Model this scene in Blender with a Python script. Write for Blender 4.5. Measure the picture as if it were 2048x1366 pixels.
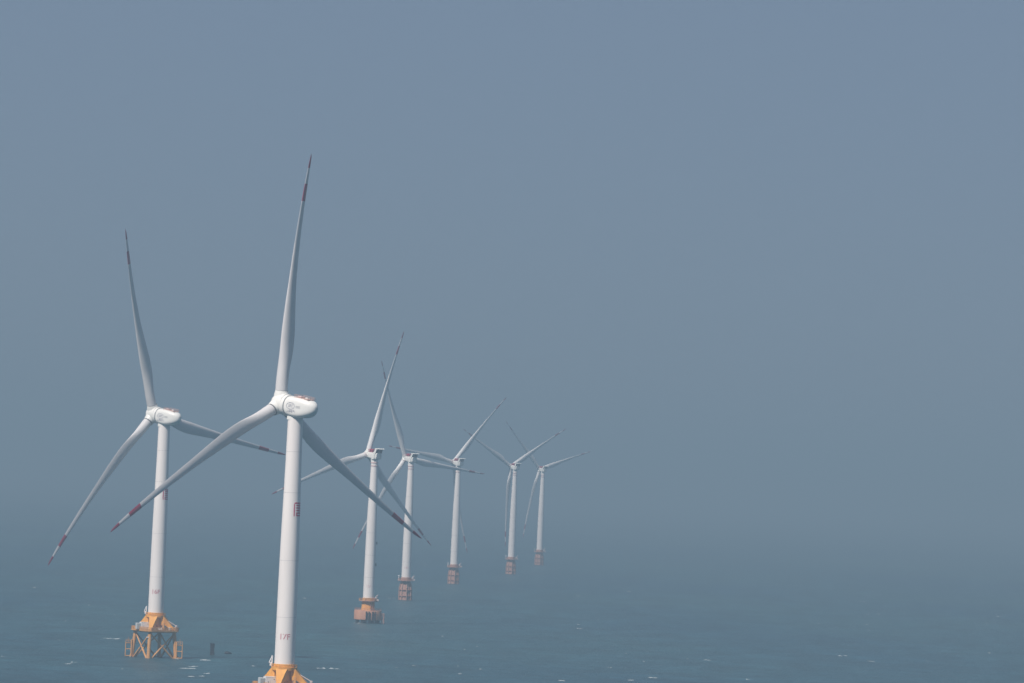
import bpy, math, random
from math import sin, cos, pi, radians as R
from mathutils import Matrix, Vector

scene = bpy.context.scene
for o in list(bpy.data.objects):
    bpy.data.objects.remove(o)
C = scene.collection
rng = random.Random(7)

# ------------------------------------------------------------------ camera
PITCH, ROLL, CAM_H = math.atan(277 / 9260), R(2.5), 80.0
fw = Vector((0, cos(PITCH), sin(PITCH)))
up0 = Vector((0, -sin(PITCH), cos(PITCH)))
rt0 = Vector((1, 0, 0))
rt = rt0 * cos(ROLL) + up0 * sin(ROLL)
up = up0 * cos(ROLL) - rt0 * sin(ROLL)
cam_d = bpy.data.cameras.new('camera')
cam_d.sensor_width = 36.0
cam_d.lens = 36.0 * 9260 / 2048
cam_d.clip_start = 1.0
cam_d.clip_end = 200000.0
cam = bpy.data.objects.new('camera', cam_d)
C.objects.link(cam)
m = Matrix((rt, up, -fw)).transposed().to_4x4()
m.translation = (0, 0, CAM_H)
cam.matrix_world = m
scene.camera = cam

# ------------------------------------------------------------------ sky, sun, exposure
SUN_EL, SUN_AZ = R(47), R(40)              # azimuth: to the left of straight behind the camera
world = bpy.data.worlds.new('World')
scene.world = world
world.use_nodes = True
wn, wl = world.node_tree.nodes, world.node_tree.links
wn.clear()
sky = wn.new('ShaderNodeTexSky')
sky.sky_type = 'NISHITA'
sky.sun_disc = False
sky.sun_elevation = SUN_EL
sky.sun_rotation = R(180) + SUN_AZ
sky.altitude = 0
sky.air_density = 1.0
sky.dust_density = 0.6
sky.ozone_density = 1.5
tint = wn.new('ShaderNodeMixRGB')
tint.blend_type = 'MULTIPLY'
tint.inputs[0].default_value = 1.0
tint.inputs[2].default_value = (0.62, 0.66, 0.90, 1)
bgd = wn.new('ShaderNodeBackground')
bgd.inputs[1].default_value = 0.052
wout = wn.new('ShaderNodeOutputWorld')
wl.new(sky.outputs[0], tint.inputs[1])
veil = wn.new('ShaderNodeMixRGB')           # even, milky sky: most of the blue is veiled
veil.inputs[0].default_value = 0.80
veil.inputs[2].default_value = (2.96, 4.02, 5.48, 1)
wl.new(tint.outputs[0], veil.inputs[1])
wl.new(veil.outputs[0], bgd.inputs[0])
wl.new(bgd.outputs[0], wout.inputs[0])

sun_d = bpy.data.lights.new('sun', 'SUN')
sun_d.energy = 5.0
sun_d.angle = R(0.5)
sun_d.color = (1.0, 0.92, 0.84)
sun = bpy.data.objects.new('sun', sun_d)
C.objects.link(sun)
to_sun = Vector((-sin(SUN_AZ) * cos(SUN_EL), -cos(SUN_AZ) * cos(SUN_EL), sin(SUN_EL)))
sun.rotation_euler = to_sun.to_track_quat('Z', 'Y').to_euler()
sun.location = (0, 0, 400)

vs = scene.view_settings
vs.view_transform = 'Standard'
vs.look = 'None'
vs.exposure = 0.35
vs.gamma = 1.0
cy = scene.cycles
cy.max_bounces = 6
cy.volume_bounces = 0
cy.use_denoising = True
cy.caustics_reflective = False
cy.caustics_refractive = False

# ------------------------------------------------------------------ materials
def mat(name, col, rough=0.5, spec=0.5, vary=0.0, scale=0.3, streak=False, metal=0.0, dirt=None):
    """Principled paint; `vary` adds soft procedural mottling, `dirt` adds a stain colour."""
    M = bpy.data.materials.new(name)
    M.use_nodes = True
    nt = M.node_tree
    b = nt.nodes['Principled BSDF']
    b.inputs['Base Color'].default_value = (*col, 1)
    b.inputs['Roughness'].default_value = rough
    b.inputs['Specular IOR Level'].default_value = spec
    b.inputs['Metallic'].default_value = metal
    if vary > 0 or dirt:
        tc = nt.nodes.new('ShaderNodeTexCoord')
        mp = nt.nodes.new('ShaderNodeMapping')
        mp.inputs['Scale'].default_value = (1, 1, 0.12 if streak else 1)
        nz = nt.nodes.new('ShaderNodeTexNoise')
        nz.inputs['Scale'].default_value = scale
        nz.inputs['Detail'].default_value = 5
        nz.inputs['Roughness'].default_value = 0.6
        nt.links.new(tc.outputs['Object'], mp.inputs[0])
        nt.links.new(mp.outputs[0], nz.inputs[0])
        rp = nt.nodes.new('ShaderNodeValToRGB')
        rp.color_ramp.elements[0].position = 0.30
        rp.color_ramp.elements[1].position = 0.62
        lo = dirt if dirt else tuple(c * (1 - vary) for c in col)
        rp.color_ramp.elements[0].color = (*lo, 1)
        rp.color_ramp.elements[1].color = (*col, 1)
        nt.links.new(nz.outputs[0], rp.inputs[0])
        nt.links.new(rp.outputs[0], b.inputs['Base Color'])
    return M

WHITE = mat('white_tower_paint', (0.84, 0.79, 0.77), 0.42, 0.4, 0.09, 0.22, True)
BLADE = mat('shade_toned_blade_gelcoat', (0.64, 0.62, 0.625), 0.42, 0.35, 0.06, 0.10)  # white gelcoat greyed evenly: shade of the downwind faces put into the colour
NACW = mat('white_nacelle_shell', (0.80, 0.79, 0.76), 0.40, 0.4, 0.05, 0.5)
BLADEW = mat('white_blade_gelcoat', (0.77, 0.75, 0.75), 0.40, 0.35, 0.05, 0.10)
EDGE = mat('grey_edge_tape', (0.48, 0.50, 0.53), 0.5)
RED = mat('red_band_paint', (0.33, 0.025, 0.070), 0.45, 0.4, 0.12, 0.6)
LOGO = mat('red_emblem_paint', (0.50, 0.022, 0.090), 0.45, 0.4)
NUM = mat('faded_red_number_paint', (0.50, 0.17, 0.21), 0.5)
NUMF = mat('worn_pink_number_paint', (0.66, 0.42, 0.45), 0.5)
INK = mat('blue_grey_lettering', (0.08, 0.08, 0.17), 0.5)
GREYP = mat('grey_panel_paint', (0.42, 0.42, 0.43), 0.5)
SEAM = mat('dark_seam_rubber', (0.16, 0.16, 0.17), 0.7)
WELD = mat('weathered_seam_paint', (0.58, 0.56, 0.56), 0.6)
RAILR = mat('rust_red_railing_paint', (0.54, 0.36, 0.31), 0.6)
MAROON = mat('maroon_platform_paint', (0.34, 0.03, 0.07), 0.55)
YEL = mat('yellow_steel_paint', (0.74, 0.355, 0.055), 0.5, 0.3, 0.0, 0.5, True, dirt=(0.60, 0.26, 0.065))
ORANGE = mat('orange_jacket_paint', (0.60, 0.305, 0.095), 0.55, 0.3, 0.0, 0.6, True, dirt=(0.45, 0.215, 0.085))
RUST = mat('rusty_orange_steel', (0.47, 0.265, 0.195), 0.7, 0.3, 0.0, 0.7, True, dirt=(0.36, 0.19, 0.145))
RUSTD = mat('weathered_brown_steel', (0.30, 0.13, 0.09), 0.75, 0.3, 0.2, 0.8)
CAPM = mat('orange_coated_cap', (0.52, 0.265, 0.155), 0.7, 0.3, 0.0, 0.25, True, dirt=(0.40, 0.19, 0.125))
CABW = mat('white_cabin_panel', (0.72, 0.71, 0.72), 0.5, 0.4, 0.06, 1.0)
CABG = mat('grey_louvre_panel', (0.50, 0.52, 0.53), 0.5, 0.4)
DARK = mat('dark_wet_steel', (0.010, 0.013, 0.022), 0.6, 0.3, 0.3, 1.0)
COOL = mat('dark_cooler_grille', (0.045, 0.055, 0.075), 0.6)
GALV = mat('galvanised_steel', (0.50, 0.43, 0.42), 0.5, 0.5, 0.1, 2.0)
PILE = mat('dark_marine_pile', (0.035, 0.038, 0.042), 0.8, 0.3, 0.3, 0.8)
COLLAR = mat('pinkish_collar_paint', (0.60, 0.42, 0.42), 0.5)
FOAM = mat('white_sea_foam', (0.37, 0.41, 0.42), 0.9, 0.2, 0.3, 1.5)

# ------------------------------------------------------------------ mesh builder
class MB:
    def __init__(s):
        s.v, s.f, s.mi = [], [], []
    def add(s, vs_, fs_, mi=0):
        n = len(s.v)
        s.v += [tuple(p) for p in vs_]
        for k, f in enumerate(fs_):
            s.f.append(tuple(i + n for i in f))
            s.mi.append(mi[k] if isinstance(mi, list) else mi)
    def rings(s, rings, cap0=True, cap1=True, mi=0):
        n = len(rings[0])
        vs_ = [p for r in rings for p in r]
        fs_, ms = [], []
        for i in range(len(rings) - 1):
            for j in range(n):
                k = (j + 1) % n
                fs_.append((i * n + j, i * n + k, (i + 1) * n + k, (i + 1) * n + j))
                ms.append(mi[i] if isinstance(mi, list) else mi)
        last = (len(rings) - 1) * n
        if cap0:
            fs_.append(tuple(range(n - 1, -1, -1))); ms.append(mi[0] if isinstance(mi, list) else mi)
        if cap1:
            fs_.append(tuple(last + j for j in range(n))); ms.append(mi[-1] if isinstance(mi, list) else mi)
        s.add(vs_, fs_, ms)
        return s
    def lathe(s, prof, n=40, mi=0, cx=0, cy=0):
        """prof: (radius, z) pairs bottom to top, round the Z axis."""
        return s.rings([[(cx + r * cos(2 * pi * j / n), cy + r * sin(2 * pi * j / n), z) for j in range(n)] for r, z in prof], mi=mi)
    def tube(s, a, b, r0, r1=None, n=12, mi=0):
        r1 = r0 if r1 is None else r1
        a, b = Vector(a), Vector(b)
        d = (b - a).normalized()
        x = d.orthogonal().normalized(); y = d.cross(x)
        return s.rings([[p + (x * cos(2 * pi * j / n) + y * sin(2 * pi * j / n)) * r for j in range(n)] for p, r in ((a, r0), (b, r1))], mi=mi)
    def path(s, pts, r, n=8, mi=0):
        for a, b in zip(pts[:-1], pts[1:]):
            s.tube(a, b, r, n=n, mi=mi)
        return s
    def torus(s, Rm, r, z, n=40, k=8, mi=0, cx=0, cy=0):
        vs_, fs_ = [], []
        for i in range(n):
            a = 2 * pi * i / n
            for j in range(k):
                b = 2 * pi * j / k
                q = Rm + r * cos(b)
                vs_.append((cx + q * cos(a), cy + q * sin(a), z + r * sin(b)))
        for i in range(n):
            for j in range(k):
                fs_.append((i * k + j, ((i + 1) % n) * k + j, ((i + 1) % n) * k + (j + 1) % k, i * k + (j + 1) % k))
        s.add(vs_, fs_, mi)
        return s
    def box(s, c, d, M=None, bev=0.0, mi=0):
        """box with chamfered vertical and horizontal edges"""
        cx, cy_, cz = c
        x, y, z = d[0] / 2, d[1] / 2, d[2] / 2
        b = min(bev, x * .9, y * .9, z * .9)
        def sec(xx, yy, zz):
            if bev > 0:
                pts = [(xx - b, -yy), (xx, -yy + b), (xx, yy - b), (xx - b, yy), (-xx + b, yy), (-xx, yy - b), (-xx, -yy + b), (-xx + b, -yy)]
            else:
                pts = [(xx, -yy), (xx, yy), (-xx, yy), (-xx, -yy)]
            return [(p[0], p[1], zz) for p in pts]
        rs = [sec(x, y, -z), sec(x, y, z)] if bev <= 0 else [sec(x - b, y - b, -z), sec(x, y, -z + b), sec(x, y, z - b), sec(x - b, y - b, z)]
        rs = [[Vector(p) for p in r] for r in rs]
        if M is not None:
            rs = [[M @ p for p in r] for r in rs]
        rs = [[p + Vector(c) for p in r] for r in rs]
        return s.rings(rs, mi=mi)
    def mesh(s, name, mats, smooth=35):
        me = bpy.data.meshes.new(name)
        me.from_pydata(s.v, [], s.f)
        for mm in (mats if isinstance(mats, (list, tuple)) else [mats]):
            me.materials.append(mm)
        me.polygons.foreach_set('material_index', s.mi)
        me.validate()
        me.update()
        import bmesh
        bm = bmesh.new(); bm.from_mesh(me)
        bmesh.ops.recalc_face_normals(bm, faces=bm.faces)
        bm.to_mesh(me); bm.free()
        if smooth:
            me.polygons.foreach_set('use_smooth', [True] * len(me.polygons))
            me.set_sharp_from_angle(angle=R(smooth))
        return me

CACHE = {}
def part(name, parent, key, build, mats, smooth=35, matrix=None, label=None):
    """One mesh object called `name` under `parent`; meshes with the same key are shared."""
    if key not in CACHE:
        CACHE[key] = build().mesh(name, mats, smooth)
    o = bpy.data.objects.new(name, CACHE[key])
    C.objects.link(o)
    o.parent = parent
    if matrix is not None:
        o.matrix_local = matrix
    if label:
        o['label'] = label
    return o

def thing(name, label, cat, loc, group=None):
    o = bpy.data.objects.new(name, None)
    C.objects.link(o)
    o.empty_display_size = 2
    o.location = loc
    o['label'] = label; o['category'] = cat
    if group:
        o['group'] = group
    return o

def text_tris(body, size, bold=0.0, shear=0.0):
    """lettering as flat triangles: (verts, faces), centred on the origin"""
    cu = bpy.data.curves.new('lettering', 'FONT')
    cu.body = body; cu.size = size; cu.align_x = 'CENTER'; cu.align_y = 'CENTER'
    cu.offset = bold; cu.shear = shear; cu.resolution_u = 4
    o = bpy.data.objects.new('lettering', cu)
    C.objects.link(o)
    dg = bpy.context.evaluated_depsgraph_get()
    dg.update()
    me = bpy.data.meshes.new_from_object(o.evaluated_get(dg))
    vs_ = [tuple(v.co) for v in me.vertices]
    fs_ = [tuple(p.vertices) for p in me.polygons]
    bpy.data.objects.remove(o); bpy.data.curves.remove(cu); bpy.data.meshes.remove(me)
    return vs_, fs_

# ------------------------------------------------------------------ the sea
def build_sea():
    S = 60000.0
    xs = [-S, -12000, -4000, -1500, 1500, 4000, 12000, S]
    ys = [-S, -10000, -1000, 800, 2500, 5000, 12000, 30000, S]
    b = MB()
    vs_ = [(x, y, 0) for y in ys for x in xs]
    n = len(xs)
    fs_ = [(j * n + i, j * n + i + 1, (j + 1) * n + i + 1, (j + 1) * n + i) for j in range(len(ys) - 1) for i in range(n - 1)]
    b.add(vs_, fs_)
    M = bpy.data.materials.new('hazy_green_blue_sea_water')
    M.use_nodes = True
    nt = M.node_tree; N = nt.nodes; Lk = nt.links
    p = N['Principled BSDF']
    p.inputs['Roughness'].default_value = 0.40
    p.inputs['IOR'].default_value = 1.333
    p.inputs['Specular IOR Level'].default_value = 0.35
    tc = N.new('ShaderNodeTexCoord')
    def noise(scale, sx=1, sy=1, rot=0.0, detail=4, rough=0.55):
        mp = N.new('ShaderNodeMapping')
        mp.inputs['Scale'].default_value = (sx, sy, 1)
        mp.inputs['Rotation'].default_value = (0, 0, rot)
        nz = N.new('ShaderNodeTexNoise')
        nz.inputs['Scale'].default_value = scale
        nz.inputs['Detail'].default_value = detail
        nz.inputs['Roughness'].default_value = rough
        Lk.new(tc.outputs['Object'], mp.inputs[0]); Lk.new(mp.outputs[0], nz.inputs[0])
        return nz
    # silt plumes and wind patches: the water itself is greener in places
    big = noise(0.0035, 1, 0.35, 0.3, 4)
    rp = N.new('ShaderNodeValToRGB')
    rp.color_ramp.elements[0].position = 0.38; rp.color_ramp.elements[0].color = (0.015, 0.060, 0.092, 1)
    rp.color_ramp.elements[1].position = 0.66; rp.color_ramp.elements[1].color = (0.026, 0.080, 0.097, 1)
    Lk.new(big.outputs[0], rp.inputs[0])
    mid = noise(0.030, 1, 0.45, 0.2, 5, 0.6)  # ripple light and shade painted into the water colour, broad noise
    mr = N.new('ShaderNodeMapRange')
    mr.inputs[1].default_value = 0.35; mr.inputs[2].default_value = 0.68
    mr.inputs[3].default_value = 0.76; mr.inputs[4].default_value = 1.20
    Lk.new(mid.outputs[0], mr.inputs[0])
    fine = noise(0.075, 0.8, 1.0, 0.1, 4, 0.6)  # smaller ripples, their light and dark also put into the colour
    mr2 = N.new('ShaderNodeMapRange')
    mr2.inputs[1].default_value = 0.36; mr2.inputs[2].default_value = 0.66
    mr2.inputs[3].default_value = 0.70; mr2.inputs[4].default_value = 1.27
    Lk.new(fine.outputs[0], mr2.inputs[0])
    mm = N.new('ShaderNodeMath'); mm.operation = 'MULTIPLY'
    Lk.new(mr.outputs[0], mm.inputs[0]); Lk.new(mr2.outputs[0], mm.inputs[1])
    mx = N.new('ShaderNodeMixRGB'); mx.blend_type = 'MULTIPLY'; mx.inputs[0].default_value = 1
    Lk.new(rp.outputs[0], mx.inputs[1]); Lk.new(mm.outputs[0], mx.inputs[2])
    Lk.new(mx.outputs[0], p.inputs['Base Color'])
    # wind waves
    w1 = noise(0.09, 1.0, 0.6, 0.25, 5, 0.62)
    w2 = noise(0.35, 1, 0.8, -0.2, 4, 0.6)
    ad = N.new('ShaderNodeMath'); ad.operation = 'MULTIPLY_ADD'
    ad.inputs[1].default_value = 0.35
    Lk.new(w2.outputs[0], ad.inputs[0]); Lk.new(w1.outputs[0], ad.inputs[2])
    bp = N.new('ShaderNodeBump')
    bp.inputs['Strength'].default_value = 0.6
    bp.inputs['Distance'].default_value = 3.5
    Lk.new(ad.outputs[0], bp.inputs['Height'])
    Lk.new(bp.outputs[0], p.inputs['Normal'])
    o = bpy.data.objects.new('sea', b.mesh('sea', M, 0))
    C.objects.link(o)
    o['kind'] = 'structure'
    o['label'] = 'choppy blue green sea fading into haze'
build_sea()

# ------------------------------------------------------------------ blades
def blade_mb(L, rroot, r_start, chords, bend, cone, twist0, thick):
    """Span along +Z from r_start to L, leading edge towards -X, upwind is +Y."""
    def interp(tab, t):                                 # monotone cubic through the table
        k = 0
        while k < len(tab) - 2 and t > tab[k + 1][0]:
            k += 1
        def slope(i):
            return (tab[i + 1][1] - tab[i][1]) / (tab[i + 1][0] - tab[i][0])
        def tan_(i):
            if i <= 0: return slope(0)
            if i >= len(tab) - 1: return slope(len(tab) - 2)
            a, b_ = slope(i - 1), slope(i)
            return 0 if a * b_ <= 0 else 2 * a * b_ / (a + b_)
        (x0, v0), (x1, v1) = tab[k], tab[k + 1]
        h = x1 - x0; u = (t - x0) / h
        return (2*u**3 - 3*u*u + 1) * v0 + (u**3 - 2*u*u + u) * h * tan_(k) + (-2*u**3 + 3*u*u) * v1 + (u**3 - u*u) * h * tan_(k + 1)
    n = 28
    ts = sorted(set([r_start / L] + [round(.055 + .0125 * q, 4) for q in range(75) if .055 + .0125 * q > r_start / L] + [.81, .8101, .88, .8801, .944, .9441, .987, .994, 1.0]))
    rings_, band = [], []
    for t in ts:
        c = interp(chords, t)
        blend = min(1, max(0, (t - .055) / .19)); blend = blend * blend * (3 - 2 * blend)
        th = interp(thick, t) * c
        tw = R(-6) + twist0 * (1 - min(1, t / .97)) ** 1.5
        y0 = cone * t - bend * t * t
        ring = []
        for j in range(n):
            a = 2 * pi * j / n
            s = 0.5 * (1 + cos(a))                      # 0 leading edge .. 1 trailing edge
            yt = 5 * (0.2969 * math.sqrt(max(s, 0)) - 0.126 * s - 0.3516 * s * s + 0.2843 * s ** 3 - 0.1015 * s ** 4)
            side = 1 if sin(a) >= 0 else -1
            camber = 0.05 * 4 * s * (1 - s)
            fx = (s - 0.30) * c
            fy = side * yt * th - camber * c            # suction side faces downwind (-Y)
            gx, gy = rroot * cos(a), rroot * sin(a)
            x = gx + (fx - gx) * blend
            y = gy + (fy - gy) * blend
            ct, st = cos(tw), sin(tw)
            x, y = x * ct + y * st, -x * st + y * ct    # nose turns upwind near the root
            ring.append((x, y + y0, t * L))
        rings_.append(ring)
    for a, b_ in zip(ts[:-1], ts[1:]):
        mid = (a + b_) / 2
        band.append(1 if (.81 < mid < .88 or mid > .944) else 0)
    b = MB()
    b.rings(rings_, mi=band)
    # grey protection tape on the outer leading edge
    nf = 0
    for i in range(len(ts) - 1):
        for j in range(n):
            if 0.64 <= ts[i] < .80 and abs(j + .5 - n / 2) < 3 and b.mi[i * n + j] == 0:
                b.mi[i * n + j] = 2
    return b

CH_BIG = [(0, 3.9), (.05, 3.9), (.12, 4.35), (.20, 5.05), (.27, 5.15), (.36, 4.5), (.5, 3.2), (.65, 2.4), (.78, 1.85), (.9, 1.35), (.96, 0.95), (.987, .6), (1, .12)]
TH = [(0, 1.0), (.08, .75), (.2, .40), (.35, .28), (.6, .21), (.85, .18), (1, .16)]
CH_SM = [(0, 3.0), (.05, 3.0), (.12, 3.8), (.2, 4.6), (.26, 4.5), (.36, 3.7), (.5, 2.6), (.65, 1.95), (.78, 1.5), (.9, 1.1), (.96, 0.8), (.987, .5), (1, .1)]

def rotor_matrix(hub, yaw, tilt):
    return Matrix.Translation((0, 0, hub)) @ Matrix.Rotation(yaw, 4, 'Z') @ Matrix.Rotation(tilt, 4, 'X')

# ------------------------------------------------------------------ lettering on round towers
def on_tower(pts_faces, rad, zc, ang, key, name, parent, mm, subdivide=False):
    """wrap flat (x, y) lettering round a tower of radius rad(z); ang measured from the side facing -Y towards +X"""
    def build():
        b = MB()
        vs_, fs_ = pts_faces
        out = []
        for x, y, *_ in vs_:
            z = zc + y
            r = rad(z) + 0.03
            a = ang + x / rad(zc)
            out.append((r * sin(a), -r * cos(a), z))
        b.add(out, fs_)
        return b
    return part(name, parent, key, build, mm, 0)

def strips(rects, step=0.25):
    """rectangles (x0,y0,x1,y1) cut into narrow columns so that they can bend"""
    vs_, fs_ = [], []
    for x0, y0, x1, y1 in rects:
        k = max(1, int((x1 - x0) / step + .5))
        for i in range(k):
            a, c = x0 + (x1 - x0) * i / k, x0 + (x1 - x0) * (i + 1) / k
            q = len(vs_)
            vs_ += [(a, y0), (c, y0), (c, y1), (a, y1)]
            fs_.append((q, q + 1, q + 2, q + 3))
    return vs_, fs_

EMBLEM = strips([
    (0.75, 3.92, 4.70, 4.35), (0.55, 3.75, 0.75, 4.25),                 # roof bar with its rounded shoulder
    (0.40, 0.0, 0.75, 3.75),                                              # long left stroke
    (2.45, 1.20, 2.90, 3.92),                                             # middle stroke
    (1.25, 3.20, 2.45, 3.60), (2.90, 3.20, 4.10, 3.60),
    (1.25, 2.42, 2.45, 2.82), (2.90, 2.42, 4.10, 2.82),
    (1.25, 1.62, 2.45, 2.02), (2.90, 1.62, 4.10, 2.02),
    (1.25, 0.82, 4.10, 1.20),                                             # box at the foot
    (1.25, 0.0, 1.70, 0.82), (3.65, 0.0, 4.10, 0.82), (1.70, 0.0, 3.65, 0.40)])

GROUP = 'wind turbines standing in the sea'

# ================================================================== the two large turbines
BIG_PROF = [(3.22, 18.6), (3.20, 30), (3.10, 45), (2.96, 58), (2.76, 70), (2.56, 82), (2.40, 97.3)]
def big_rad(z):
    for (r0, z0), (r1, z1) in zip(BIG_PROF[:-1], BIG_PROF[1:]):
        if z <= z1:
            return r0 + (r1 - r0) * (z - z0) / (z1 - z0)
    return BIG_PROF[-1][0]

NAC = [  # Y, half width, top, bottom, exponent
    (2.30, 3.30, 3.10, -3.20, 2.2), (2.15, 3.36, 3.16, -3.26, 2.3), (1.9, 3.38, 3.16, -3.28, 2.6), (1.2, 3.36, 3.14, -3.30, 3.2), (0, 3.34, 3.10, -3.34, 3.9), (-1.5, 3.30, 3.03, -3.36, 4.5),
    (-3, 3.24, 2.94, -3.34, 4.5), (-4.2, 3.12, 2.86, -3.26, 4.0), (-5.4, 2.88, 2.76, -3.08, 3.4), (-6.4, 2.56, 2.62, -2.8, 3.0), (-7.2, 2.22, 2.42, -2.46, 2.7), (-7.9, 1.82, 2.12, -2.02, 2.5),
    (-8.5, 1.34, 1.68, -1.46, 2.3), (-8.9, .84, 1.16, -.86, 2.1), (-9.05, .4, .62, -.3, 2.0)]
def nac_section(y):
    ys = [s[0] for s in NAC]
    for a, b_ in zip(NAC[:-1], NAC[1:]):
        if a[0] >= y >= b_[0]:
            u = (a[0] - y) / (a[0] - b_[0])
            return tuple(p + (q - p) * u for p, q in zip(a[1:], b_[1:]))
    return NAC[0][1:]
def nac_side(y, z):
    w, t, bt, e = nac_section(y)
    c, h = (t + bt) / 2, (t - bt) / 2
    return w * max(0, 1 - abs((z - c) / h) ** e) ** (1 / e)

def big_nacelle():
    b = MB()
    n = 56
    rs = []
    for y, w, t, bt, e in NAC:
        c, h = (t + bt) / 2, (t - bt) / 2
        ring = []
        for j in range(n):
            a = 2 * pi * j / n
            ca, sa = cos(a), sin(a)
            ring.append((w * math.copysign(abs(ca) ** (2 / e), ca), y, c + h * math.copysign(abs(sa) ** (2 / e), sa)))
        rs.append(ring)
    b.rings(rs)
    b.lathe([(2.5, -4.3), (2.5, -2.9)], 40)           # yaw bearing skirt under the nacelle
    return b
def about_y(prof, n=48):
    """body of revolution round the Y axis: (radius, y)"""
    return [[(r * cos(2 * pi * j / n), y, r * sin(2 * pi * j / n)) for j in range(n)] for r, y in prof]

def big_hub(over=6.3):
    b = MB()
    b.rings(about_y([(3.30, 4.0), (3.39, 4.02), (3.42, 5.2), (3.40, 6.3), (3.25, 7.3), (2.95, 8.2), (2.45, 8.95), (1.8, 9.5), (1.0, 9.85), (0.25, 9.95)]))
    return b
def stub():
    b = MB()
    b.lathe([(2.45, 1.6), (2.40, 2.8), (2.25, 3.5), (2.14, 4.05)], 36)
    return b

def on_nacelle(vs_, fs_, yc, zc, off=0.03):
    b = MB()
    out = []
    for x, y, *_ in vs_:
        Y, Z = yc - x, zc + y
        out.append((-nac_side(Y, Z) - off, Y, Z))
    b.add(out, fs_)
    return b
def ellipse_ring(a, b_, wdt, n=48):
    vs_, fs_ = [], []
    for i in range(n):
        t = 2 * pi * i / n
        vs_ += [(a * cos(t), b_ * sin(t)), ((a - wdt) * cos(t), (b_ - wdt) * sin(t))]
    for i in range(n):
        k = (i + 1) % n
        fs_.append((2 * i, 2 * k, 2 * k + 1, 2 * i + 1))
    return vs_, fs_

LEG_A = R(9.5)
def leg_dir(k):
    """0 front (towards the camera), 1 right, 2 back, 3 left"""
    a = -pi / 2 - LEG_A + k * pi / 2
    return Vector((cos(a), sin(a), 0))
DECK_Z, DECK_R = 11.6, 10.9
LEG_TOP, LEG_BOT = 8.1, 9.4
def leg_at(k, z):
    u = (DECK_Z - z) / DECK_Z
    return leg_dir(k) * (LEG_TOP + (LEG_BOT - LEG_TOP) * u) + Vector((0, 0, z))

def rail_path(b, pts, zs, r, post_step, z0, ztop):
    for a, c in zip(pts[:-1], pts[1:]):
        a, c = Vector(a), Vector(c)
        for z in zs:
            b.tube(a + Vector((0, 0, z)), c + Vector((0, 0, z)), r, n=6)
        k = max(1, int((c - a).length / post_step))
        for i in range(k + 1):
            p = a.lerp(c, i / k)
            b.tube(p + Vector((0, 0, z0)), p + Vector((0, 0, ztop)), r * 1.2, n=6)

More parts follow.
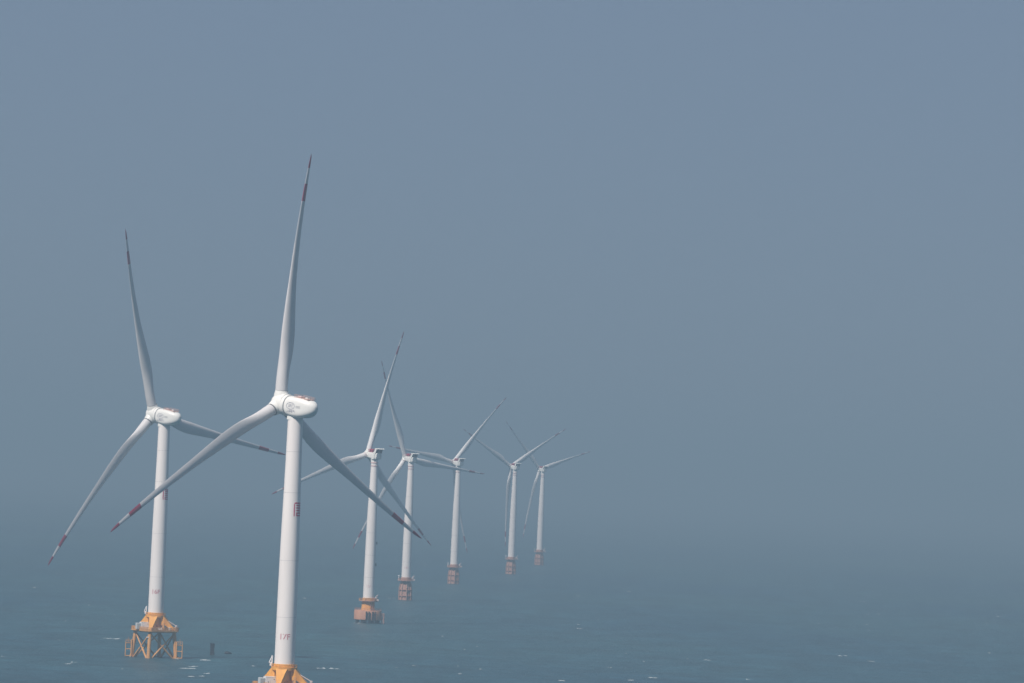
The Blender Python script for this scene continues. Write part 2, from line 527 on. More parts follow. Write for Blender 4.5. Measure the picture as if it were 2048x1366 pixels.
def big_turbine(label, base, hub_h, over, yaw, phis, Ls, number):
    T = thing('wind_turbine', label, 'wind turbine', base, GROUP)
    # ---- tower
    def tower():
        return MB().lathe(BIG_PROF, 64)
    tw = part('tower', T, 'big_tower', tower, WHITE, 40)
    for z in (33.5, 51.5, 73.0, 86.0):
        def seam(z=z, r=big_rad(z)):
            return MB().lathe([(r - .05, z - .10), (r + .015, z - .08), (r + .015, z + .08), (r - .05, z + .10)], 64)
        part('flange_seam', tw, 'big_seam%d' % z, seam, WELD, 40)
    on_tower((EMBLEM[0], EMBLEM[1]), big_rad, 65.6, R(10) - 0.0, 'emblem', 'emblem', tw, LOGO)
    on_tower(text_tris(number, 2.5, 0.03), big_rad, 27.3, R(-4), 'num' + number, 'tower_number', tw, NUM)
    # ---- nacelle and rotor
    RM = rotor_matrix(hub_h, yaw, R(5))
    nc = part('nacelle', T, 'big_nacelle', big_nacelle, NACW, 50, RM @ Matrix.Translation((0, 0, -0.25)))
    def gen():
        b = MB()
        b.rings(about_y([(3.20, 2.72), (3.36, 2.78), (3.40, 2.95), (3.40, 3.7), (3.39, 4.3)], 56))
        return b
    part('generator_ring', nc, 'big_gen', gen, NACW, 50)
    def gap():
        b = MB()
        b.rings(about_y([(3.05, 2.20), (3.05, 2.90)], 56))
        return b
    part('shell_gap', nc, 'big_gap', gap, SEAM, 50)
    # lettering on the side
    ev, ef = ellipse_ring(1.80, 1.10, 0.14)
    part('logo_ring', nc, 'logo_ring', lambda: on_nacelle(ev, ef, -0.75, 0.15), INK, 0)
    part('logo_lettering', nc, 'logo_text', lambda: on_nacelle(*text_tris('SEC', 1.25, 0.0, 0.25), -0.75, 0.15), INK, 0)
    part('maker_lettering', nc, 'maker_text', lambda: on_nacelle(*text_tris('上海电气', 0.95, 0.0), -0.95, -1.55), INK, 0)
    vr, vf = strips([(-.85, -.36 + i * .26, .85, -.22 + i * .26) for i in range(3)], .3)
    part('side_louvre', nc, 'louvre', lambda: on_nacelle(vr, vf, -3.85, 0.1), GREYP, 0)
    # red service deck and railing on the roof
    def roofdeck():
        b = MB()
        b.rings([[(x, y, z + (0.02 if y > -1 else -.36)) for x, y in ((-1.9, -0.6), (1.9, -0.6), (1.6, -6.6), (-1.6, -6.6))] for z in (2.98, 3.12)])
        return b
    part('roof_hatch', nc, 'roofhatch0', lambda: MB().box((0, -1.9, 3.30), (1.8, 1.5, 0.45), bev=.1), COLLAR, 0)
    part('roof_hatch', nc, 'roofhatch1', lambda: MB().box((0.3, -4.4, 3.08), (1.3, 1.0, 0.4), bev=.1), NACW, 0)
    part('roof_platform', nc, 'roofdeck', roofdeck, RAILR, 0)
    def roofrail():
        b = MB()
        P = [(-1.9, -0.6, 3.12), (-1.6, -6.6, 2.74), (1.6, -6.6, 2.74), (1.9, -0.6, 3.12), (-1.9, -0.6, 3.12)]
        rail_path(b, P, (0.30, 0.72), 0.045, 1.0, -0.1, 0.74)
        return b
    part('roof_railing', nc, 'roofrail', roofrail, RAILR, 0)
    hb = part('hub', T, 'big_hub', big_hub, NACW, 50, RM)
    HM = RM @ Matrix.Translation((0, over, 0))
    for k in range(3):
        K = HM @ Matrix.Rotation(R(phis[k]), 4, 'Y')
        part('blade_socket', hb, 'big_stub', stub, NACW, 40, RM.inverted() @ K)
        def col():
            return MB().lathe([(1.9, 4.0), (2.05, 4.02), (2.05, 4.2), (1.9, 4.22)], 36)
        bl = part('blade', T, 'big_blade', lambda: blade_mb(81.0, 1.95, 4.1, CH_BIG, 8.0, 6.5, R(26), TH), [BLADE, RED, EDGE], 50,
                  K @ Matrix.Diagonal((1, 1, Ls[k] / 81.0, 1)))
        part('root_collar', bl, 'big_col', col, SEAM, 40)
    # ---- transition piece: ring and four tapered arms
    def ring():
        b = MB()
        b.lathe([(3.2, 16.6), (4.05, 16.75), (4.15, 17.55), (4.15, 17.75), (3.40, 17.8), (3.36, 18.7), (3.05, 18.72)], 48)
        b.torus(4.1, .10, 18.5, 48, 6)
        for i in range(20):
            a = 2 * pi * i / 20
            b.tube((4.1 * cos(a), 4.1 * sin(a), 17.7), (4.1 * cos(a), 4.1 * sin(a), 18.5), .06, n=6)
        b.lathe([(2.6, 11.7), (2.75, 12.6), (2.9, 16.7)], 40)
        return b
    tp = part('transition_piece', T, 'big_ring', ring, YEL, 40)
    def arm(k):
        def f():
            b = MB()
            d = leg_dir(k); s = Vector((-d.y, d.x, 0))
            secs = [(2.6, 17.3, 13.3, 1.9), (3.95, 17.25, 14.0, 1.82), (5.3, 15.5, 13.1, 1.30), (7.2, 13.4, 11.9, 0.84), (8.6, 12.05, 11.65, 0.74)]
            rs = []
            for r, zt, zb, w in secs:
                rs.append([d * r + s * w + Vector((0, 0, zb)), d * r + s * w + Vector((0, 0, zt)), d * r - s * w + Vector((0, 0, zt)), d * r - s * w + Vector((0, 0, zb))])
            b.rings(rs)
            return b
        return f
    for k in range(4):
        part('support_arm', tp, 'big_arm%d' % k, arm(k), YEL, 0)
    def davit():
        b = MB()
        p = leg_dir(3) * 3.9 + leg_dir(0) * 0.6
        b.tube((p.x, p.y, 17.6), (p.x, p.y, 21.2), .22)
        b.tube((p.x, p.y, 21.2), (p.x - 0.9, p.y - 0.3, 18.9), .16)
        b.tube((p.x, p.y, 19.0), (p.x - 1.0, p.y - 0.3, 18.9), .14)
        b.box((p.x - .3, p.y, 18.5), (.8, .6, 1.2), bev=.08)
        return b
    part('davit_crane', tp, 'big_davit', davit, CABW, 0)
    # ---- deck, railing, cabin, gear
    corners = [leg_dir(k) * DECK_R for k in range(4)]
    def oct_pts(r, cut):
        pts = []
        for k in range(4):
            a, p_, n_ = leg_dir(k) * r, leg_dir(k - 1) * r, leg_dir(k + 1) * r
            pts += [a.lerp(p_, cut), a.lerp(n_, cut)]
        return pts
    def deck():
        b = MB()
        P = oct_pts(DECK_R, .09)
        b.rings([[p + Vector((0, 0, z)) for p in P] for z in (DECK_Z - .55, DECK_Z)])
        Q = oct_pts(DECK_R - .8, .09)
        b.rings([[p + Vector((0, 0, z)) for p in Q] for z in (DECK_Z - 1.0, DECK_Z - .57)])
        return b
    dk = part('deck', T, 'big_deck', deck, ORANGE, 0)
    def rail():
        b = MB()
        P = oct_pts(DECK_R - .12, .09)
        P = [p + Vector((0, 0, DECK_Z)) for p in P]
        rail_path(b, P + [P[0]], (0.14, 0.45, 0.78, 1.12), 0.10, 1.0, 0, 1.14)
        return b
    part('deck_railing', dk, 'big_rail', rail, ORANGE, 0)
    CM = Matrix.Rotation(R(-27), 4, 'Z')
    cpos = leg_dir(3) * 3.7 + leg_dir(0) * 3.6
    CM4 = Matrix.Translation((cpos.x, cpos.y, DECK_Z)) @ Matrix.Rotation(R(20), 4, 'Z')
    def cabin():
        b = MB()
        b.box((0, 0, 1.5), (3.5, 2.7, 2.9), bev=.06)
        b.box((0, 0, 3.0), (3.6, 2.8, .14), bev=.04)
        return b
    cb = part('equipment_cabin', dk, 'big_cabin', cabin, CABW, 0, CM4)
    def cdoor():
        b = MB()
        b.box((-.55, -1.37, 1.2), (.75, .06, 1.9), bev=.02)
        return b
    dr = part('cabin_door', cb, 'big_cdoor', cdoor, CABW, 0)
    part('cabin_lock', dk, 'big_clock', lambda: MB().box((-.9, -1.40, 1.35), (.16, .08, .7), bev=.02), SEAM, 0, CM4)
    part('cabin_vent', dk, 'big_cvent', lambda: MB().box((1.0, -1.39, 2.3), (.35, .06, .22), bev=.02), SEAM, 0, CM4)
    def cooler():
        b = MB()
        b.box((-2.7, .1, 1.35), (1.7, 2.2, 2.6), bev=.08)
        for i in range(7):
            b.box((-2.7, -1.03, .5 + i * .3), (1.4, .08, .12))
        return b
    part('switchgear_cabinet', dk, 'big_cooler', cooler, CABG, 0, CM4)
    for q, (u1, u0, dx, dy, sx, sy, h) in enumerate(((3.4, 4.8, 0, 0, 2.0, 1.2, 1.0), (3.4, 4.8, -2.2, .3, .9, .9, .75), (6.4, 1.2, 0, 0, .9, .9, 1.2))):
        p = leg_dir(1) * u1 + leg_dir(0) * u0
        part('deck_locker', dk, 'big_bits%d' % q, lambda: MB().box((p.x + dx, p.y + dy, DECK_Z + h / 2 + .02), (sx, sy, h), bev=.08), CABW, 0)
    def crane():
        b = MB()
        d1 = leg_dir(1); d0 = leg_dir(0)
        a = d1 * 8.6 - d0 * 0.6
        z = DECK_Z
        b.tube((a.x, a.y, z), (a.x, a.y, z + 2.0), .26)
        t = d1 * 4.9 - d0 * .3
        b.tube((a.x, a.y, z + 2.0), (t.x, t.y, z + 4.0), .17)
        b.tube((a.x + .5, a.y, z + 1.1), (a.x + .3, a.y, z + 2.2), .14)
        b.box((a.x + .2, a.y, z + 1.8), (.9, .8, .7), bev=.08)
        return b
    part('deck_crane', dk, 'big_crane', crane, GALV, 0)
    def post():
        b = MB()
        p = leg_dir(1) * 4.3 + leg_dir(0) * 3.2
        b.box((p.x, p.y, DECK_Z + 1.6), (.8, .8, 3.2), bev=.08)
        return b
    part('deck_column', dk, 'big_post', post, ORANGE, 0)
    # ---- jacket legs and braces
    def leg(k):
        def f():
            b = MB()
            b.tube(leg_at(k, -5), leg_at(k, DECK_Z - .5), .78, .78, 24)
            b.tube(leg_at(k, -5), leg_at(k, 1.2), .92, .92, 24)
            return b
        return f
    for k in range(4):
        lg = part('leg', T, 'big_leg%d' % k, leg(k), ORANGE, 40)
        if k == 0:
            def tag_():
                b = MB()
                p = leg_at(0, 8.6)
                b.box((p.x - .85, p.y - .6, p.z), (1.0, .5, .35), bev=.05)
                return b
            part('leg_lamp', lg, 'big_leglamp', tag_, CABW, 0)
    def brace(k, flip):
        def f():
            b = MB()
            A, B_ = (k, (k + 1) % 4) if not flip else ((k + 1) % 4, k)
            a, c = leg_at(A, DECK_Z - 1.3), leg_at(B_, -1.6)
            a = a.lerp(c, .04)
            b.tube(a, c, .30, .30, 14)
            m_ = a.lerp(c, .52)
            b.tube(m_, c, .40, .40, 14)
            return b
        return f
    for k in range(4):
        for fl in (0, 1):
            part('brace', T, 'big_brace%d%d' % (k, fl), brace(k, fl), ORANGE, 40)
    # ---- boat landings: tall fender frames with rungs, outside the left and right legs
    def landing(k, sgn):
        def f():
            b = MB()
            d = leg_dir(k)
            a = leg_at(k, 0)
            o1 = Vector((a.x + sgn * .2, a.y - .95, 0)); o2 = Vector((a.x + sgn * 2.6, a.y - 1.1, 0))
            b.tube(o1 + Vector((0, 0, .2)), o1 + Vector((0, 0, 7.0)), .34, n=14)
            b.tube(o2 + Vector((0, 0, .2)), o2 + Vector((0, 0, 6.2)), .20, n=12)
            for z in (.3, 3.1, 5.6):
                b.tube(o1 + Vector((0, 0, z)), o2 + Vector((0, 0, z)), .20, n=10)
            for z in (1.5, 5.8):
                b.tube(o1 + Vector((0, 0, z)), leg_at(k, z), .22, n=10)
            for i in range(9):
                b.tube(o1 + Vector((0, -.15, .8 + i * .62)), o1 + Vector((-sgn * .55, .35, .8 + i * .62)), .05, n=6)
            p = o1.lerp(o2, .55)
            rail_path(b, [o1 + Vector((0, 0, 6.1)), o2 + Vector((0, 0, 6.1))], (.5, 1.0), .06, .8, 0, 1.1)
            b.tube(p + Vector((0, 0, 5.6)), p + Vector((0, 0, 8.2)), .07, n=6)
            b.box(tuple(o1.lerp(o2, .5) + Vector((0, .4, 5.75))), (2.4, 1.3, .12))
            return b
        return f
    part('boat_landing', T, 'big_land_l', landing(3, -1), ORANGE, 40)
    part('boat_landing', T, 'big_land_r', landing(1, 1), ORANGE, 40)
    return T

big_turbine('nearest and tallest white wind turbine, marked 17F, yellow base cut by the picture edge',
            (-67.6, 1470.0, 0), 100.59, 6.9, R(48.4), (0.1, 120.3, 238.6), (80.0, 82.7, 81.7), '17F')
big_turbine('white wind turbine marked 16F on a yellow four legged lattice base, leftmost in the photo',
            (-142.8, 1924.4, 0), 100.35, 6.6, R(49.0), (-21.1, 100.0, 219.2), (81.1, 81.3, 82.9), '16F')

# ================================================================== the five smaller turbines behind
def small_rad(zb):
    P = [(3.02, zb), (2.95, 30), (2.82, 44), (2.66, 56), (2.38, 66), (2.05, 77), (1.78, 87.7)]
    return P
def rad_fn(P):
    def f(z):
        for (r0, z0), (r1, z1) in zip(P[:-1], P[1:]):
            if z <= z1:
                return r0 + (r1 - r0) * (z - z0) / (z1 - z0)
        return P[-1][0]
    return f

def small_upper(T, zb, key, hub_h, over, yaw, phis, Ls, number=None, marks=()):
    P = small_rad(zb)
    rf = rad_fn(P)
    tw = part('tower', T, key + 'tower', lambda: MB().lathe(P, 48), WHITE, 40)
    for z in (24.5, 36.5, 48.5, 66.5):
        def seam(z=z, r=rf(z)):
            return MB().lathe([(r - .05, z - .13), (r + .03, z - .11), (r + .03, z + .11), (r - .05, z + .13)], 48)
        part('flange_seam', tw, key + 'seam%d' % z, seam, WELD, 40)
    for z in (84.4, 86.1):
        def collar(z=z):
            return MB().lathe([(1.80, z - .3), (2.02, z - .28), (2.02, z + .28), (1.80, z + .3)], 40)
        part('tower_collar', tw, key + 'collar%d' % z, collar, COLLAR, 40)
    if number:
        on_tower(text_tris(number, 2.0), rf, zb + 6.2, R(-2), key + 'num', 'tower_number', tw, NUMF)
    for i, (z, a) in enumerate(marks):
        def bx():
            b = MB()
            r = rf(z) + .25
            b.box((r * sin(a), -r * cos(a), z), (.9, .9, 1.3), bev=.1)
            return b
        part('navigation_lamp', tw, key + 'mark%d' % i, bx, DARK, 0)
    RM = rotor_matrix(hub_h, yaw, R(5))
    NM = rotor_matrix(hub_h, yaw, R(3))
    def nac():
        b = MB()
        n = 32
        rs = []
        for y, w, t, bt, e in ((4.1, 1.7, 1.3, -1.75, 2.6), (3.7, 1.95, 1.45, -2.0, 3.2), (2, 2.1, 1.5, -2.2, 4), (0, 2.15, 1.5, -2.35, 4.5), (-2.2, 2.15, 1.5, -2.3, 4.5), (-3.0, 2.1, 1.4, -2.0, 4.5), (-3.4, 1.9, 1.1, -1.7, 4)):
            c, h = (t + bt) / 2, (t - bt) / 2
            rs.append([(w * math.copysign(abs(cos(2 * pi * j / n)) ** (2 / e), cos(2 * pi * j / n)), y, c + h * math.copysign(abs(sin(2 * pi * j / n)) ** (2 / e), sin(2 * pi * j / n))) for j in range(n)])
        b.rings(rs)
        b.lathe([(1.86, -4.6), (1.86, -2.0)], 32)
        return b
    nc = part('nacelle', T, 'sm_nac', nac, NACW, 45, NM)
    def coolbox():
        b = MB()
        # leaning housing behind the nacelle, wider than the body, with a projecting top lip
        w = 2.35
        def sec(z, y0, d):
            return [(w, y0, z), (-w, y0, z), (-w, y0 - d, z), (w, y0 - d, z)]
        b.rings([sec(-2.2, 0.15, 1.9), sec(-0.6, -0.35, 1.75), sec(3.2, -2.3, 1.3)])
        b.rings([[(w + .08, -2.2, z), (-w - .08, -2.2, z), (-w - .08, q, z + .12), (w + .08, q, z + .12)] for z, q in ((3.2, -4.9), (3.32, -4.95), (3.75, -4.3))])
        b.box((0, -2.3, -1.6), (3.9, 1.6, .8), bev=.1)
        return b
    ch = part('cooler_housing', nc, 'sm_cool', coolbox, NACW, 0)
    def grille():
        b = MB()
        w = 2.05
        b.rings([[(x, y - o, z) for (x, y, z) in ((w, -2.15, -.5), (-w, -2.15, -.5), (-w, -3.60, 3.05), (w, -3.60, 3.05))] for o in (-.25, .10)])
        for i in range(6):
            u = i / 5
            b.box((-w + 2 * w * u, -2.98, 1.28), (.10, .14, 3.3), M=Matrix.Rotation(R(22.2), 3, 'X'))
        return b
    part('cooler_grille', nc, 'sm_grille', grille, COOL, 0)
    def redp():
        b = MB()
        b.box((0, 1.6, 1.65), (3.5, 3.6, .35), bev=.05)
        b.box((0, 1.7, 2.45), (2.7, 2.6, 1.4), bev=.2)
        rail_path(b, [(-1.75, 3.4, 1.8), (-1.75, -.2, 1.8), (1.75, -.2, 1.8), (1.75, 3.4, 1.8), (-1.75, 3.4, 1.8)], (.5, 1.0), .09, .9, 0, 1.05)
        return b
    part('roof_platform', nc, 'sm_red', redp, MAROON, 0)
    def hub():
        b = MB()
        b.rings(about_y([(1.75, 4.15), (2.0, 4.3), (2.12, 5.2), (2.05, 6.2), (1.75, 7.0), (1.2, 7.6), (.5, 7.9), (.1, 7.95)], 36))
        return b
    hb = part('hub', T, 'sm_hub', hub, NACW, 50, RM)
    HM = RM @ Matrix.Translation((0, over, 0))
    for k in range(3):
        K = HM @ Matrix.Rotation(R(phis[k]), 4, 'Y')
        part('blade_socket', hb, 'sm_stub', lambda: MB().lathe([(1.75, 1.0), (1.72, 2.0), (1.62, 2.5)], 30), NACW, 40, RM.inverted() @ K)
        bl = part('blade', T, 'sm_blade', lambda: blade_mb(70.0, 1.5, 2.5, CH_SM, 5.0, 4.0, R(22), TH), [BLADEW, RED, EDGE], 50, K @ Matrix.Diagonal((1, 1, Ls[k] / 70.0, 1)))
        part('root_collar', bl, 'sm_col', lambda: MB().lathe([(1.4, 2.42), (1.62, 2.44), (1.62, 2.66), (1.4, 2.68)], 30), COLLAR, 40)

# --- the turbine on the round pile cap
T3 = thing('wind_turbine', 'white wind turbine on a squat round orange pile cap with dark gap beneath', 'wind turbine', (-71.0, 2489.9, 0), GROUP)
small_upper(T3, 13.5, 't3', 90.28, 5.5, R(44.1), (13.4, 132.6, 250.3), (69.2, 71.7, 70.7), '15F', ((31.5, R(82)), (43.0, R(86))))
def cap():
    b = MB()
    b.lathe([(7.15, 1.7), (7.35, 1.9), (7.35, 6.7), (7.2, 6.9)], 56)
    return b
cp = part('pile_cap', T3, 't3cap', cap, CAPM, 40)
def cap_rail():
    b = MB()
    for z in (7.35, 7.9):
        b.torus(7.15, .06, z, 48, 6)
    for i in range(24):
        a = 2 * pi * i / 24
        b.tube((7.15 * cos(a), 7.15 * sin(a), 6.8), (7.15 * cos(a), 7.15 * sin(a), 7.95), .07, n=6)
    return b
part('cap_railing', cp, 't3caprail', cap_rail, RUST, 0)
part('pedestal', T3, 't3ped', lambda: MB().lathe([(3.75, 6.85), (3.62, 7.6), (3.40, 11.6)], 48), YEL, 40)
def plat(z, r):
    def f():
        b = MB()
        b.lathe([(3.0, z - .5), (r, z - .28), (r, z), (3.0, z + .02)], 40)
        return b
    return f
def plat_rail(z, r):
    def f():
        b = MB()
        for q in (.15, .6, 1.15):
            b.torus(r - .1, .07, z + q, 40, 6)
        for i in range(22):
            a = 2 * pi * i / 22
            b.tube(((r - .1) * cos(a), (r - .1) * sin(a), z), ((r - .1) * cos(a), (r - .1) * sin(a), z + 1.2), .08, n=6)
        return b
    return f
pf = part('platform', T3, 't3plat', plat(12.0, 5.1), RUST, 30)
part('platform_railing', pf, 't3platrail', plat_rail(12.0, 5.1), ORANGE, 0)
part('transition_band', T3, 't3band', lambda: MB().lathe([(3.3, 12.0), (3.28, 13.5), (3.0, 13.55)], 48), ORANGE, 40)
def small_crane(x, y, z):
    def f():
        b = MB()
        b.tube((x, y, z), (x, y, z + 2.4), .30)
        b.tube((x, y, z + 2.4), (x + 1.2, y - .5, z + 3.4), .22)
        b.tube((x + .2, y, z + .7), (x + .9, y - .4, z + 3.0), .14)
        b.box((x - .2, y, z + 1.5), (1.1, .9, .9), bev=.1)
        b.box((x + 1.1, y - .5, z + .5), (1.2, 1.0, .9), bev=.1)
        return b
    return f
part('platform_crane', pf, 't3crane', small_crane(4.0, -1.6, 12.0), GALV, 0)
part('platform_cabinet', pf, 't3dbox', lambda: MB().box((3.1, -2.5, 12.77), (1.5, 1.1, 1.5), bev=.1), RUSTD, 0)
part('platform_cabinet', pf, 't3dbox1', lambda: MB().box((-1.2, -4.5, 12.62), (.5, .5, 1.2), bev=.1), RUSTD, 0)
for i in range(8):
    a = 2 * pi * i / 8 + .35
    part('pile', T3, 't3pile%d' % i, lambda a=a: MB().tube((5.9 * cos(a) * 1.08, 5.9 * sin(a) * 1.08, -6), (5.9 * cos(a), 5.9 * sin(a), 1.8), .85, n=20), PILE, 40)
def fender(x0):
    def f():
        b = MB()
        y = -math.sqrt(max(0, 7.35 ** 2 - x0 * x0)) - .55
        for dx in (-.75, .75):
            b.tube((x0 + dx, y, -2.5), (x0 + dx, y, 6.4), .34, n=12)
            b.tube((x0 + dx, y, 5.6), (x0 + dx, y + .9, 6.0), .25, n=8)
            b.tube((x0 + dx, y, 2.6), (x0 + dx, y + .9, 2.8), .25, n=8)
        for i in range(10):
            b.tube((x0 - .75, y, .4 + i * .62), (x0 + .75, y, .4 + i * .62), .08, n=6)
        return b
    return f
part('boat_landing', T3, 't3fend0', fender(0.2), DARK, 40)
part('boat_landing', T3, 't3fend1', fender(3.6), DARK, 40)
def side_ladder():
    b = MB()
    for dx in (0, 1.1):
        b.tube((7.7 + dx, -1.8, -2), (7.7 + dx, -1.8, 5.6), .22, n=10)
    for i in range(8):
        b.tube((7.7, -1.8, .5 + i * .68), (8.8, -1.8, .5 + i * .68), .09, n=6)
    for z in (2.4, 5.2):
        b.tube((7.0, -1.4, z), (8.8, -1.8, z), .2, n=8)
    return b
part('access_ladder', T3, 't3ladder', side_ladder, RUST, 40)
for i in range(3):
    a = R(-68 + i * 16)
    part('cable_pipe', T3, 't3pipe%d' % i, lambda: MB().tube((4.2 * cos(a), 4.2 * sin(a), 6.9), (3.9 * cos(a), 3.9 * sin(a), 11.5), .20, n=10), RUSTD, 40)

# --- the four turbines on ribbed rusty columns
def column_turbine(label, base, hub_h, over, yaw, phis, Ls, number=None):
    T = thing('wind_turbine', label, 'wind turbine', base, GROUP)
    small_upper(T, 14.6, 't4', hub_h, over, yaw, phis, Ls, number)
    part('column', T, 't4col', lambda: MB().lathe([(3.75, -6), (3.7, 7.4), (3.1, 10.4), (3.02, 12.3)], 40), RUST, 40)
    part('transition_band', T, 't4band', lambda: MB().lathe([(3.2, 12.6), (3.25, 12.7), (3.25, 14.6), (3.0, 14.65)], 40), RUST, 40)
    pf = part('platform', T, 't4plat', plat(12.6, 5.2), RUST, 30)
    part('platform_railing', pf, 't4platrail', plat_rail(12.6, 5.2), RUST, 0)
    part('platform_crane', pf, 't4crane', small_crane(4.3, -1.2, 12.6), GALV, 0)
    def lamp():
        b = MB()
        b.tube((-4.6, -1.6, 12.6), (-4.6, -1.6, 15.2), .22, n=10)
        b.box((-4.6, -1.6, 15.4), (.9, .7, .8), bev=.1)
        return b
    part('navigation_lamp', pf, 't4lamp', lamp, CABW, 0)
    for i in range(8):
        a = 2 * pi * i / 8 + .2
        def fp(a=a):
            b = MB()
            b.tube((4.25 * cos(a), 4.25 * sin(a), -5), (4.1 * cos(a), 4.1 * sin(a), 7.6), .34, n=12)
            b.tube((4.1 * cos(a), 4.1 * sin(a), 7.6), (3.15 * cos(a), 3.15 * sin(a), 11.4), .30, n=12)
            return b
        part('fender_pile', T, 't4fp%d' % i, fp, RUST, 40)
    for z in (2.6, 6.5):
        part('frame_ring', T, 't4ring%d' % int(z), lambda z=z: MB().torus(4.05, .34, z, 40, 8), RUSTD, 50)
    return T
column_turbine('white wind turbine on a rusty ribbed column, just right of the round pile cap', (-61.5, 2982, 0), 90.93, 5.5, R(43.9), (-26.4, 96.5, 212.6), (68.8, 71.4, 71.2), '14F')
column_turbine('white wind turbine on rusty column, in the middle of the five hazy smaller ones', (-36.3, 3497.1, 0), 91.2, 5.5, R(43.7), (42.3, 161.3, 278.2), (70.2, 72.6, 69.6))
column_turbine('hazy white wind turbine, second farthest in the row, two blades raised in a V', (7.5, 3953.2, 0), 91.2, 5.5, R(42.3), (59.2, 178.2, 296.5), (68.2, 69.0, 66.8))
column_turbine('palest and farthest wind turbine at the right end of the row', (35.1, 4436.3, 0), 91.4, 4.7, R(41.8), (72.8, 191.5, 311.1), (66.3, 68.0, 67.1))

# ================================================================== post and buoy by the near lattice base
P = thing('marker_post', 'dark square post standing out of the water beside the lattice base of turbine 16F', 'post', (-121.9, 1976.6, 0))
def post_mb():
    b = MB()
    b.rings([[(x * w, y * w, z) for x, y in ((1, -1), (1, 1), (-1, 1), (-1, -1))] for z, w in ((-4, .86), (1.4, .86), (1.5, .80), (3.1, .80), (3.2, .88), (4.7, .88))])
    return b
part('pile', P, 'mpost', post_mb, DARK, 0)
part('post_cap', P, 'mpostcap', lambda: MB().box((0, 0, 4.82), (1.86, 1.86, .22), bev=.05), DARK, 0)
part('waterline_band', P, 'mpostband', lambda: MB().box((0, 0, .45), (1.82, 1.82, .5), bev=.05), PILE, 0)

def buoy_mb():
    b = MB()
    n, mseg = 22, 14
    rs = []
    for i in range(mseg + 1):
        u = i / mseg
        x = -1.6 + 3.2 * u
        hgt = 1.05 * (math.sin(pi * min(1, .12 + u * .88)) ** .55) * (1.0 - .25 * u) + .05
        wd = .85 * (math.sin(pi * (.06 + .88 * u)) ** .6)
        rs.append([(x, wd * cos(2 * pi * j / n), hgt * .75 * sin(2 * pi * j / n) + .30) for j in range(n)])
    b.rings(rs)
    b.torus(.25, .07, 1.08, 16, 6, cx=-.5)
    return b
me = buoy_mb().mesh('mooring_buoy', DARK, 50)
o = bpy.data.objects.new('mooring_buoy', me)
C.objects.link(o)
o.location = (-116.1, 1994.7, 0)
o['label'] = 'low dark humped buoy awash to the right of the dark square post'
o['category'] = 'buoy'

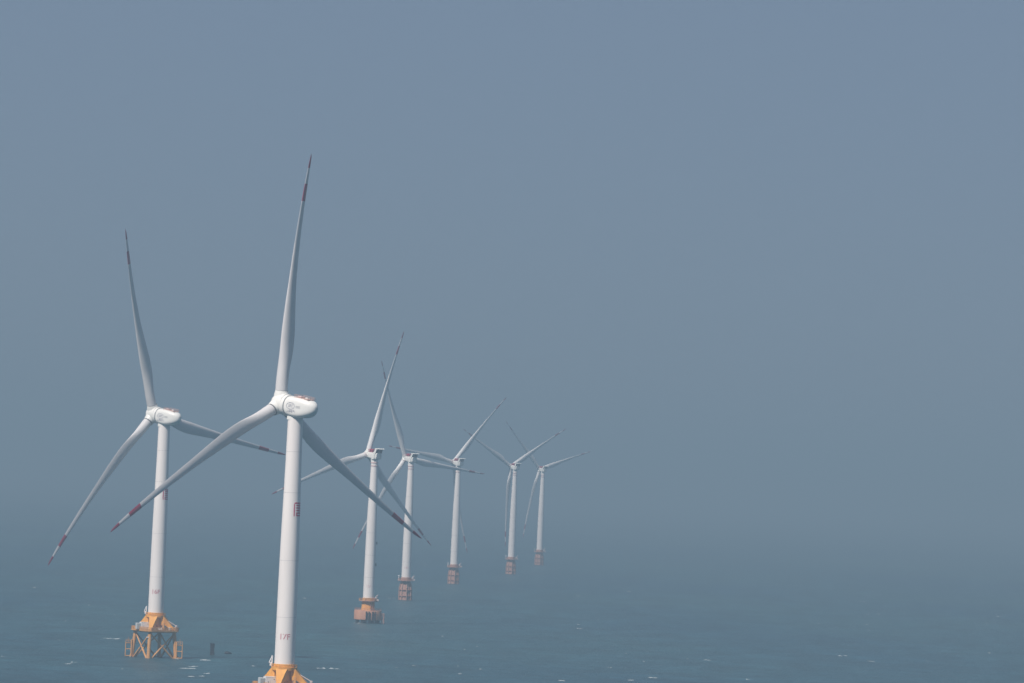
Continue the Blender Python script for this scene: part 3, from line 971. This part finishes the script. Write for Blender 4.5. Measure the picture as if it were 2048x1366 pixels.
# ================================================================== whitecaps
CAPS = [(-175.2, 2110.6, 3), (-122.8, 1836.1, 4), (-121.7, 1854.1, 3), (-116.0, 1765.1, 2), (-113.3, 1774.0, 2), (-112.9, 1797.9, 2), (-120.9, 1921.6, 3), (-262.4, 4149.8, 1), (-224.6, 3785.0, 1.5), (-234.2, 3379.5, 2), (-123.7, 2919.7, 2), (-100.0, 2829.7, 1), (-66.6, 1893.0, 2.4), (-70.1, 1890.9, 2), (-72.5, 1890.0, 1.6), (-169.4, 1830.9, 2), (-168.7, 1845.4, 1.5), (-291.1, 2897.3, 2), (-514.0, 5153.1, 2), (-314.4, 3280.5, 1), (-217.5, 3054.8, 1), (-217.0, 2316.3, 1.5), (-199.4, 1869.1, 1), (-98.7, 1884.1, 1.5), (-178.4, 2111.1, 2), (-52.7, 3254.1, 1), (-69.1, 3014.7, 1.7), (-71.8, 3010.1, 2), (-28.6, 2333.2, 1), (-15.5, 2165.8, 1), (44.0, 2552.3, 2), (96.0, 3493.2, 2.5), (55.0, 3283.5, 2), (66.5, 2116.6, 1), (65.6, 1942.1, 3), (55.7, 1905.6, 2.5), (25.7, 1870.7, 2.5), (-69.5, 4186.2, 3), (-7.5, 1949.9, 1), (-75.5, 2481.2, 2), (-35.7, 1958.6, 1.2), (-14.9, 1895.9, 1.5), (49.0, 2030.2, 1), (274.2, 3496.1, 1.6), (271.6, 3505.4, 1), (233.9, 3420.3, 1), (227.5, 2880.6, 1.6), (170.8, 2303.0, 3), (180.2, 2243.4, 1.8), (210.9, 2277.5, 1.2), (258.3, 2440.8, 1.2), (346.7, 3223.1, 2), (318.0, 3036.8, 1.2), (105.9, 1964.0, 1.6), (97.2, 2166.0, 2.4), (220.1, 2761.6, 1), (202.9, 3785.4, 1.5), (196.6, 2853.0, 1.2), (218.1, 3300.3, 1), (342.6, 3414.5, 1), (248.1, 3131.9, 1.5), (256.7, 3144.7, 1.5), (213.9, 4676.4, 1.5), (284.8, 2789.8, 1), (187.6, 3600.0, 2)]
CAPS += [(-133.0, 1922.0, .9), (-132.0, 1919.5, .7), (-144.3, 1914.0, .8), (-152.5, 1921.0, .7), (-77.5, 2482.8, 1.2)]
for _ in range(160):
    y = rng.uniform(1300, 5200)
    CAPS.append((rng.uniform(-1, 1) * y * .16, y, rng.uniform(.4, 1.1)))
def foam_mb():
    b = MB()
    for x, y, w in CAPS:
        for q in range(1 + int(w * 1.5)):
            L = rng.uniform(.25, .54) * w
            px, py = x + rng.uniform(-.6, .6) * w, y + rng.uniform(-1.2, 1.2) * w
            h = rng.uniform(.08, .26)
            rot = rng.uniform(-.35, .35)
            n = 9
            ring0, ring1 = [], []
            for j in range(n):
                a = 2 * pi * j / n
                k = rng.uniform(.65, 1.2)
                ux, uy = L * k * cos(a), .45 * L * k * sin(a)
                X, Y = ux * cos(rot) - uy * sin(rot), ux * sin(rot) + uy * cos(rot)
                ring0.append((px + X, py + Y, -.03))
                ring1.append((px + X * .55, py + Y * .5, h * rng.uniform(.6, 1.1)))
            b.rings([ring0, ring1], cap0=False)
    return b
o = bpy.data.objects.new('sea_foam', foam_mb().mesh('sea_foam', FOAM, 60))
C.objects.link(o)
o['kind'] = 'stuff'
o['label'] = 'scattered small white breaking crests on the sea'

# ================================================================== haze
def build_haze():
    b = MB()
    b.box((0, 0, 99.5), (130000, 130000, 201))
    M = bpy.data.materials.new('pale_sea_haze')
    M.use_nodes = True
    nt = M.node_tree
    nt.nodes.clear()
    out = nt.nodes.new('ShaderNodeOutputMaterial')
    v = nt.nodes.new('ShaderNodeVolumePrincipled')
    v.inputs['Color'].default_value = (0.305, 0.442, 0.562, 1)
    v.inputs['Density'].default_value = 0.00030
    v.inputs['Anisotropy'].default_value = 0.0
    nt.links.new(v.outputs[0], out.inputs['Volume'])
    o = bpy.data.objects.new('haze', b.mesh('haze', M, 0))
    C.objects.link(o)
    o['kind'] = 'stuff'
    o['label'] = 'thin grey blue haze over the sea'
build_haze()
